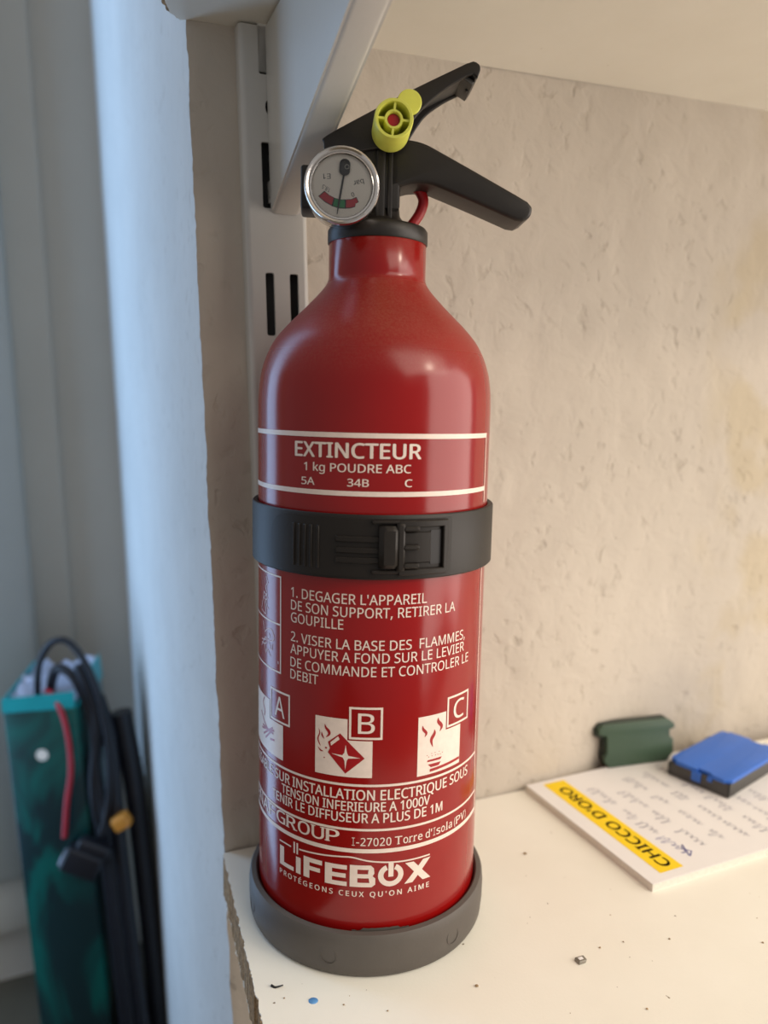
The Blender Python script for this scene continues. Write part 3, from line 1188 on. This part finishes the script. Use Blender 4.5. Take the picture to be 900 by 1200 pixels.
fl = [([(143, 485), (150, 525), (180, 565), (165, 610)], 2.3), ([(300, 395), (300, 440), (338, 490), (318, 548)], 3.0), ([(262, 525), (262, 570), (232, 640), (248, 718)], 3.0)]
pl = []
for l, w in fl:
    q = [(p.x, p.y) for p in smooth_path(mapC(l), 4)]
    pl += stroke_poly(q, lambda t, w=w: .08 + .42 * w * sin(pi * t))
cyl_polys('picture_flame', pl, ex, 'print_red', .00016, 3)
pl = [mapC([(200, 868), (350, 820), (335, 850), (195, 890)]), mapC([(205, 915), (340, 875), (318, 915), (235, 942)]),
      mapC([(225, 965), (575, 830), (575, 858), (225, 996)]),
      ]
pl += [mapC(circle2(x, y, 5, 6)) for x, y in ((195, 815), (210, 830), (240, 790), (243, 815), (275, 778), (280, 805), (318, 765), (305, 798), (332, 795), (355, 775))]
cyl_polys('picture_burner', pl, ex, 'print_red', .00016, 3)
# class A: logs and flame seen at the very edge
wood = [[(-50, 84.5), (-46, 81.5), (-42, 79.5)], [(-48, 80), (-38.5, 79.8)], [(-49, 78.5), (-38, 81.0)], [(-47, 76.8), (-39, 81.8)], [(-45, 76), (-39.5, 80.6)], [(-41, 77), (-37.8, 77.6)]]
cyl_strokes('picture_wood', wood, .75, ex, 'print_red', .00016)
cyl_strokes('picture_flame', [[(p.x, p.y) for p in smooth_path([(-46, 91), (-47.6, 88.4), (-45.6, 86.2), (-46.2, 84)], 4)]], .6, ex, 'print_red', .00016)

# lower warning panel
cyl_strokes('printed_line', [arc(-64, 51.6, 69.3), arc(-64, 53.6, 53.3)], .85, ex)
cyl_strokes('printed_line', [arc(-64, 54.6, 45.6)], 1.5, ex)
cyl_text('printed_warning', 'UTILISABLE SUR INSTALLATION ELECTRIQUE SOUS', -62.5, 43.6, 64.1, 3.6, ex, 'print', bold=.016)
cyl_text('printed_warning', 'TENSION INFERIEURE A 1000V', -33.2, 23.2, 60.0, 3.3, ex, 'print', bold=.016)
cyl_text('printed_warning', 'TENIR LE DIFFUSEUR A PLUS DE 1M', -39.1, 28.9, 55.9, 3.4, ex, 'print', bold=.016)


def serif_text(name, s, a, b, z, cap, parent, sw=.5, shear=0):
    """upright letters given slab feet, for the serif lines"""
    bm = bmesh.new()
    x = 0.0
    glyphs = []
    SER = {'A': [(0, 0), (1, 0)], 'N': [(0, 0), (0, 1), (1, 1)], 'F': [(0, 0), (0, 1)], 'R': [(0, 0), (0, 1), (1, 0)], 'P': [(0, 0), (0, 1)],
           'U': [(0, 1), (1, 1)], 'I': [(.5, 0), (.5, 1)], 'T': [(.5, 0)], 'V': [(0, 1), (1, 1)], 'r': [(0, 0)], 'd': [], 'l': [(.5, 0)],
           '1': [(.6, 0)], 'G': [], 'O': []}
    WD = {'I': .16, 'l': .16, 'r': .42, '-': .35, "'": .14, '(': .25, ')': .25, '1': .35, ' ': .38}
    for ch in s:
        if ch == ' ':
            x += .30
            continue
        if ch in 'Il':
            x += .12
        g = text_bm(ch, .012)
        # real height of small letters is kept by text_bm, width is normalised
        w = WD.get(ch, .62 if ch.islower() or ch.isdigit() else .92)
        if ch in 'OG':
            w = .98
        for v in g.verts:
            v.co.x = x + v.co.x * w + shear * v.co.y
        me = bpy.data.meshes.new('t'); g.to_mesh(me); g.free(); bm.from_mesh(me); bpy.data.meshes.remove(me)
        polys = []
        for fx, fy in SER.get(ch, []):
            c = x + w * (.09 + .82 * fx) if w > .3 else x + w * .5
            hw = .19 if w > .3 else .2
            hgt = 1.0 if (ch.isupper() or ch.isdigit() or fy == 0) else .72
            y0 = fy * hgt - (.07 if fy else 0)
            polys.append([(c - hw + shear * y0, y0), (c + hw + shear * y0, y0), (c + hw + shear * y0, y0 + .07), (c - hw + shear * y0, y0 + .07)])
        if polys:
            poly_bm(polys, 9, bm)
        x += w + (.30 if ch in 'Il' else .19)
    xs = [v.co.x for v in bm.verts]
    x0, x1 = min(xs), max(xs)
    for v in bm.verts:
        v.co.x = a + (v.co.x - x0) / (x1 - x0) * (b - a)
        v.co.y = z + v.co.y * cap
        v.co.z = 0
    split_long(bm, 3)
    wrap(bm, RB + .0001)
    return bm_obj(name, bm, 'print', parent)


serif_text('printed_maker', 'ANAFGROUP', -59.0, -8.8, 48.0, 4.6, ex)
serif_text('printed_address', "I-27020 Torre d'Isola (PV)", -4.5, 43.6, 47.5, 2.9, ex)

# logo: built from heavy polygons
LG = []


def G(x, w, polys, u0=0):
    for p in polys:
        LG.append([(x + q[0] * w, 32.3 + q[1] * 7.0) for q in p])


t_ = .26
G(-34.2, 7.3, [[(0, 0), (1, 0), (1, .22), (.32, .22), (.32, 1.04), (0, 1.04)]])                                  # L
G(-25.8, 2.1, [[(0, 0), (1, 0), (1, .88), (0, .88)]])                                                            # I
G(-22.4, 7.4, [[(0, 0), (.33, 0), (.33, 1.1), (0, 1.1)], [(.33, .86), (1, .86), (1, 1.1), (.33, 1.1)], [(.33, .44), (.9, .44), (.9, .66), (.33, .66)]])
G(-13.9, 7.9, [[(0, 0), (.33, 0), (.33, 1.1), (0, 1.1)], [(.33, .87), (1, .87), (1, 1.1), (.33, 1.1)], [(.33, .43), (.95, .43), (.95, .66), (.33, .66)], [(.33, 0), (1, 0), (1, .23), (.33, .23)]])
G(-5.0, 8.8, [[(0, 0), (.3, 0), (.3, 1.15), (0, 1.15)], [(.3, .92), (.78, .92), (.9, .84), (.94, 1.0), (.82, 1.15), (.3, 1.15)], [(.3, .47), (.8, .47), (.8, .69), (.3, .69)],
              [(.3, 0), (.86, 0), (1, .14), (.78, .23), (.3, .23)], [(.78, .2), (1, .12), (1, .46), (.88, .6), (.72, .58), (.74, .46)], [(.72, .62), (.88, .56), (.96, .72), (.94, 1.0), (.74, .94), (.72, .8)]])
OX, OZ = 9.2, 36.4
oc = []
for i in range(28):
    a = radians(115 + 310 * i / 27)
    oc.append((cos(a), sin(a)))
for i in range(27):
    a, b_ = oc[i], oc[i + 1]
    LG.append([(OX + a[0] * 4.5, OZ + a[1] * 4.2), (OX + b_[0] * 4.5, OZ + b_[1] * 4.2), (OX + b_[0] * 2.6, OZ + b_[1] * 2.3), (OX + a[0] * 2.6, OZ + a[1] * 2.3)])
LG.append(rect(OX - .9, OX + .9, 35.8, 41.2))
G(14.1, 10.1, [[(0, 0), (.30, 0), (1.0, 1.1), (.70, 1.1)], [(.02, 1.1), (.33, 1.1), (1.02, .0), (.70, .0)]])
cyl_polys('printed_logo', LG, ex, 'print', .0001)
cyl_strokes('printed_line', [[(p.x, p.y) for p in smooth_path([(-34.4, 41.2), (-31, 41.3), (-28.2, 41.2)], 6)],
                             [(p.x, p.y) for p in smooth_path([(-24.4, 41.6), (-15, 42.4), (-8, 43.0), (-4, 43.1), (2, 41.9), (12, 41.0), (23.9, 40.9)], 6)]], .55, ex)
cyl_polys('printed_mark', [rect(-27.0, -26.3, 39.4, 43.6), rect(-25.6, -24.9, 39.4, 43.6)], ex)
cyl_text('printed_tagline', "PROTÉGEONS CEUX QU'ON AIME", -34.2, 23.9, 28.7, 1.9, ex, 'print', bold=.02, space=1.35)

# ================================================================== NOTEPAD
PT = .0035
ang = radians(24.6)
px_, py_ = Vector((cos(ang), sin(ang), 0)), Vector((sin(ang), -cos(ang), 0))      # px along the wall, py towards the room
pad = thing('notepad', 'white memo pad with a yellow printed band, lying on the shelf by the wall', 'notepad')
pad.matrix_world = Matrix(((px_.x, -py_.x, 0, .0765), (px_.y, -py_.y, 0, .3705), (0, 0, 1, 0), (0, 0, 0, 1)))
PL, PW = .0895, .150      # x to the right along the wall, y negative towards the room
bm = box_bm(0, PW, -PL, 0, 0, PT - .0004, .0)
bm_obj('page_block', bm, 'page_edge', pad)
# top page slightly lifted at the left corner
bm = bmesh.new()
bmesh.ops.create_grid(bm, x_segments=30, y_segments=20, size=.5)
for v in bm.verts:
    x = (v.co.x + .5) * PW; y = -(v.co.y + .5) * PL
    v.co = Vector((x, y, PT - .0003 + .0000))
r = bmesh.ops.extrude_face_region(bm, geom=bm.faces[:])
for v in r['geom']:
    if isinstance(v, bmesh.types.BMVert):
        v.co.z += .0003
bm_obj('top_page', bm, 'paper', pad)


def flat_polys(name, polys, mat, parent, z):
    bm = poly_bm(polys, 10)
    for v in bm.verts:
        v.co.z = z
    return bm_obj(name, bm, mat, parent)


flat_polys('yellow_band', [rect(.0085, .0215, -.0850, -.0030)], 'yellow_print', pad, PT + .00008)
# band lettering runs down the band, upside down for this viewer
bm = text_bm("CHICCO D'ORO", .02)
for v in bm.verts:
    u, w = v.co.x, v.co.y
    # reads from front end to back end, feet towards the right
    v.co = Vector((.0183 - w * .0058, -.0820 + u * .072, PT + .00014))
o = bm_obj('band_lettering', bm, 'band_ink', pad)
# handwriting: cursive loops in rows
def scrawl(x0, y0, length, size, seed, slant=.5):
    rnd = random.Random(seed)
    pts = []
    n = int(length / (size * .75))
    for i in range(n + 1):
        h = rnd.choice((.45, .5, .6, 1.25, .5))
        b0 = i * size * .75
        pts += [(b0, 0), (b0 + size * .35, h * size), (b0 + size * (.12 if rnd.random() < .5 else .5), h * size * .8), (b0 + size * .45, -.12 * size * rnd.random())]
    return pts


hw, hb = [], []
rnd = random.Random(11)
rows = 0
for col_ in range(7):
    xr = .0310 + col_ * .0125
    yy = -.0800 + rnd.random() * .004
    while yy < -.012:
        L = rnd.uniform(.008, .018)
        if yy + L > -.006:
            break
        pts = scrawl(0, 0, L, .0040, rnd.random() * 1000)
        # rows run away from the viewer like the band lettering
        q = [(xr - w + rnd.uniform(-.0002, .0002), yy + u, 0) for u, w in pts]
        ln = [(p.x, p.y) for p in smooth_path(q, 3)]
        (hb if (col_ == 0 and yy < -.074) else hw).extend(stroke_poly(ln, .00028))
        yy += L + rnd.uniform(.003, .007)
flat_polys('pencil_writing', hw, 'pen', pad, PT + .0001)
flat_polys('blue_pen_writing', hb, 'pen_blue', pad, PT + .0001)
flat_polys('blue_pen_writing', stroke_poly([(.030, -.0805), (.0335, -.078), (.031, -.0745), (.0335, -.0725), (.0300, -.0800)], .0006), 'pen_blue', pad, PT + .00012)


# ================================================================== INK PAD CARTRIDGES
def notched(w, h, nt_=.0018):
    """outline of a cartridge lid with small notches in its ends"""
    return [(0, .003), (.0015, .0015), (.003, 0), (w - .003, 0), (w - .0015, .0015), (w, .003),
            (w, h * .30), (w - nt_, h * .30), (w - nt_, h * .52), (w, h * .52), (w, h - .004), (w - .002, h - .004), (w - .002, h - .001), (w - .004, h), (.004, h),
            (.002, h - .001), (.002, h - .004), (0, h - .004), (0, h * .52), (nt_, h * .52), (nt_, h * .30), (0, h * .30)]


blue = thing('ink_cartridge', 'blue plastic stamp ink cartridge in a dark grey tray, lying on the memo pad', 'ink cartridge', group='stamp ink cartridges at the wall')
a_ = radians(39.5)
blue.matrix_world = Matrix.Translation((.1765, .3600, PT + .0003)) @ Matrix.Rotation(a_, 4, 'Z')
BW, BD, BH = .0600, .0335, .0085
tray = bmesh.new()
box_bm(0, BW, 0, BD, 0, .0012, .0003, bm=tray)
box_bm(0, BW, 0, .0016, .0005, BH - .0016, .0003, bm=tray)
box_bm(0, BW, BD - .0016, BD, .0005, BH - .0016, .0003, bm=tray)
box_bm(0, .0016, 0, BD, .0005, BH - .0016, .0003, bm=tray)
box_bm(BW - .0016, BW, 0, BD, .0005, BH - .0016, .0003, bm=tray)
bm_obj('tray', tray, 'dark_grey_plastic', blue, None, 30)
lid = plate_mesh([notched(BW, BD)], .0022, .0003)
link('lid', xform(lid, Matrix.Translation((0, 0, BH - .0006))), 'blue_plastic', blue)
for y in (.010, .0185):
    bm_obj('clip', box_bm(-.0007, .0006, y - (.0035 if y > .015 else .001), y + .0015, .0022 if y > .015 else .005, BH - .001, .0002), 'blue_plastic', blue)
for x in (.012, .040):
    bm_obj('top_nub', box_bm(x, x + .006, BD - .0008, BD + .0012, .004, BH - .0002, .0003), 'dark_grey_plastic', blue)

green = thing('ink_cartridge', 'dark green plastic ink cartridge standing on edge against the wall', 'ink cartridge', group='stamp ink cartridges at the wall')
ga_ = radians(16.5)
green.matrix_world = Matrix.Translation((.1215, .3895, PT + .0003)) @ Matrix.Rotation(ga_, 4, 'Z') @ Matrix.Rotation(radians(-7), 4, 'X')
GW, GH, GD = .0470, .0235, .0075
shell = [(.0045, 0), (GW - .006, 0), (GW - .0042, .0025), (GW - .002, .0045), (GW - .002, .0120), (GW - .0045, .0140), (GW - .0045, .0172), (GW - .001, .0180), (GW - .001, GH - .003), (GW - .005, GH),
         (.001, GH), (-.002, GH - .002), (-.002, GH - .005), (.003, GH - .0065), (.003, .0080), (.0015, .006), (.0015, .003)]
fm = plate_mesh([shell], .0028, .0004)
FX = Matrix(((1, 0, 0, 0), (0, 0, -1, .0014), (0, 1, 0, 0), (0, 0, 0, 1)))
link('lid', xform(fm, FX), 'green_plastic', green)
bk = [(.004, 0), (GW - .005, 0), (GW - .002, .004), (GW - .002, GH - .003), (GW - .005, GH + .0006), (.0, GH + .0006), (-.003, GH - .002), (-.003, GH - .006), (.002, GH - .009), (.002, .004)]
link('tray', xform(plate_mesh([bk], GD - .0028, .0004), Matrix(((1, 0, 0, 0), (0, 0, -1, .0028 + (GD - .0028) / 2), (0, 1, 0, 0), (0, 0, 0, 1)))), 'green_dark_plastic', green)

# ================================================================== CRUMBS ON THE SHELF
bm = bmesh.new()
bmesh.ops.create_uvsphere(bm, u_segments=14, v_segments=8, radius=1)
for v in bm.verts:
    v.co = Vector((v.co.x * .00165 * (1 + .15 * noise.noise(v.co * 2)), v.co.y * .0014, max(0, v.co.z) * .0005))
o = bm_obj('paint_chip', bm, 'blue_chip', None, Matrix.Translation((-.0202, .2277, 0)), 50)
tag(o, 'tiny round blue chip on the shelf in front of the extinguisher', 'chip')
bm = box_bm(-.0017, .0017, -.0013, .0013, 0, .0013, .0003)
for v in bm.verts:
    v.co.x += v.co.z * .3 + .0004 * noise.noise(v.co * 900)
    v.co.y += .0004 * noise.noise(v.co * 700 + Vector((3, 0, 0)))
crumb = thing('metal_crumb', 'small grey metal crumb lying on the open front of the shelf', 'crumb', (.0738, .2483, 0), .4)
bm_obj('shell', bm, 'metal', crumb, None, 30)
bm_obj('bright_face', box_bm(-.0008, .0010, -.0005, .0007, .0010, .0014, .0001), 'paper', crumb)
bm = tube_bm([(-.0022, .0006, .0004), (-.0008, -.0001, .0003), (.0006, .0002, .0004), (.0018, .0009, .0003)], lambda t: .0002 + .00022 * (1 - t), 6)
o = bm_obj('splinter', bm, 'ink', None, Matrix.Translation((-.0329, .2331, 0)), 60)
tag(o, 'dark curled splinter on the shelf at the left front of the base ring', 'splinter')
bm = bmesh.new()
rnd = random.Random(5)
spots = [(.0658, .3143, .0007), (.0828, .2556, .0004), (.0925, .2590, .0003), (.1105, .2610, .0004), (.1450, .2600, .0004), (.0905, .2270, .0004), (.035, .2355, .0006), (.0045, .2240, .0003), (-.0100, .2262, .0003), (-.0300, .2285, .0003)]
for k_ in range(16):
    spots.append((rnd.uniform(-.02, .16), rnd.uniform(.20, .30), rnd.uniform(.0001, .00022)))
for x, y, r_ in spots:
    if (Vector((x, y)) - Vector((CX, CY))).length < .048:
        continue
    b2 = bmesh.new()
    bmesh.ops.create_icosphere(b2, subdivisions=1, radius=r_)
    for v in b2.verts:
        v.co = Vector((v.co.x * rnd.uniform(.8, 1.5) + x, v.co.y + y, (v.co.z + r_) * .6))
    me = bpy.data.meshes.new('t'); b2.to_mesh(me); b2.free(); bm.from_mesh(me); bpy.data.meshes.remove(me)
o = bm_obj('dust_specks', bm, 'chipboard')
o['kind'] = 'stuff'
tag(o, 'scattered brown dust specks over the white lower shelf', 'dust')

# ================================================================== BATTERY PACK IN THE RECESS
bp = thing('battery_pack', 'green shrink-wrapped long box with loose wires standing left beyond the white wall edge', 'battery pack')
bw, bd, bh = .060, .075, .347
bp.matrix_world = Matrix.Translation((-.291, .600, -.392)) @ Matrix.Rotation(radians(-3.8), 4, 'Y') @ Matrix.Rotation(radians(5), 4, 'Z')
# open topped wrap: outer sides with a folded rim
bm = box_bm(0, bw, 0, bd, 0, bh - .014, .002, 2)
pk = bm_obj('wrap', bm, 'pack', bp, None, 30)
fl = bmesh.new()


def flap(pts, th=.0008):
    vs_ = [fl.verts.new(p) for p in pts]
    f = fl.faces.new(vs_)
    r = bmesh.ops.extrude_face_region(fl, geom=[f])
    nrm = (Vector(pts[1]) - Vector(pts[0])).cross(Vector(pts[2]) - Vector(pts[0])).normalized() * th
    for v in r['geom']:
        if isinstance(v, bmesh.types.BMVert):
            v.co += nrm


zt = bh - .016
flap([(0, 0, zt), (bw * .98, 0, zt), (bw * .98, .001, bh - .002), (0, .001, bh - .004)])
flap([(0, 0, zt), (0, bd, zt), (.001, bd, bh + .004), (.001, .001, bh - .004)])
flap([(bw, 0, zt), (bw, bd, zt), (bw - .001, bd, bh + .006), (bw - .001, .028, bh + .001)])
bm_obj('wrap_flap', fl, 'pack_flap', bp)
bm = bmesh.new()
bmesh.ops.create_grid(bm, x_segments=14, y_segments=14, size=.5)
for v in bm.verts:
    x, y = v.co.x, v.co.y
    v.co = Vector(((x + .5) * (bw - .004) + .002, (y + .5) * (bd - .004) + .002, zt + .004 + .012 * abs(noise.noise((x * 5, y * 5, 1))) + .010 * (y + .5)))
r = bmesh.ops.extrude_face_region(bm, geom=bm.faces[:])
for v in r['geom']:
    if isinstance(v, bmesh.types.BMVert):
        v.co.z -= .002
bm_obj('insulation_tape', bm, 'silver_tape', bp, None, 40)
bm_obj('round_sticker', lathe_bm([(0, 0), (.0050, 0), (.0050, .0003), (0, .0004)], 20, mx=Matrix.Translation((.028, -.0001, .292)) @ Matrix.Rotation(pi / 2, 4, 'X')), 'dial', bp)
bm_obj('red_wire', tube_bm([(.030, .020, bh - .006), (.042, .004, bh - .008), (.052, -.006, bh - .030), (.053, -.008, bh - .065), (.047, -.009, bh - .095), (.042, -.009, bh - .125)], .0024, 8), 'red_cable', bp, None, 60)
w1 = tube_bm([(.022, .018, bh - .012), (.028, .016, bh + .020), (.042, .014, bh + .038), (.058, .012, bh + .034), (.074, .006, bh + .004), (.082, .002, bh - .05), (.078, 0, bh - .10), (.070, -.004, bh - .13)], .0030, 8)
bm_obj('black_wire', w1, 'black_cable', bp, None, 60)
w2 = tube_bm([(.030, .024, bh - .012), (.040, .020, bh + .012), (.056, .014, bh + .004), (.068, .008, bh - .03), (.070, .004, bh - .08), (.074, .002, bh - .13), (.076, .002, bh - .22), (.078, .002, bh - .34)], .0042, 8)
bm_obj('black_wire', w2, 'black_cable', bp, None, 60)
w3 = tube_bm([(.074, .012, bh - .012), (.082, .008, bh - .05), (.083, .004, bh - .12), (.084, .004, bh - .20), (.088, .004, bh - .34)], .0060, 10)
bm_obj('black_wire', w3, 'black_cable', bp, None, 60)
w5 = tube_bm([(.090, .02, bh - .03), (.096, .02, bh - .12), (.098, .02, bh - .34)], .009, 10)
bm_obj('black_wire', w5, 'black_cable', bp, None, 60)
w4 = tube_bm([(.062, .010, bh + .018), (.073, .008, bh - .03), (.066, .004, bh - .09), (.070, .004, bh - .16), (.072, .004, bh - .34)], .0050, 10)
bm_obj('black_wire', w4, 'black_cable', bp, None, 60)
cm = Matrix.Translation((.056, -.012, bh - .146)) @ Matrix.Rotation(radians(28), 4, 'Y')
cb = box_bm(-.016, .016, -.008, .008, -.011, .011, .003, 3, mx=cm)
box_bm(-.010, .018, -.006, .006, .008, .020, .003, 3, bm=cb, mx=cm)
con = bm_obj('plug_connector', cb, 'black_cable', bp, None, 40)
bm_obj('metal_contact', box_bm(-.0175, -.0155, -.005, .005, -.008, .002, .0005, mx=cm), 'silver_tape', con)
bm_obj('orange_connector', box_bm(-.007, .007, -.006, .006, -.006, .006, .0022, 3, mx=Matrix.Translation((.0885, -.004, bh - .118)) @ Matrix.Rotation(radians(-25), 4, 'Y')), 'orange_plastic', bp, None, 40)
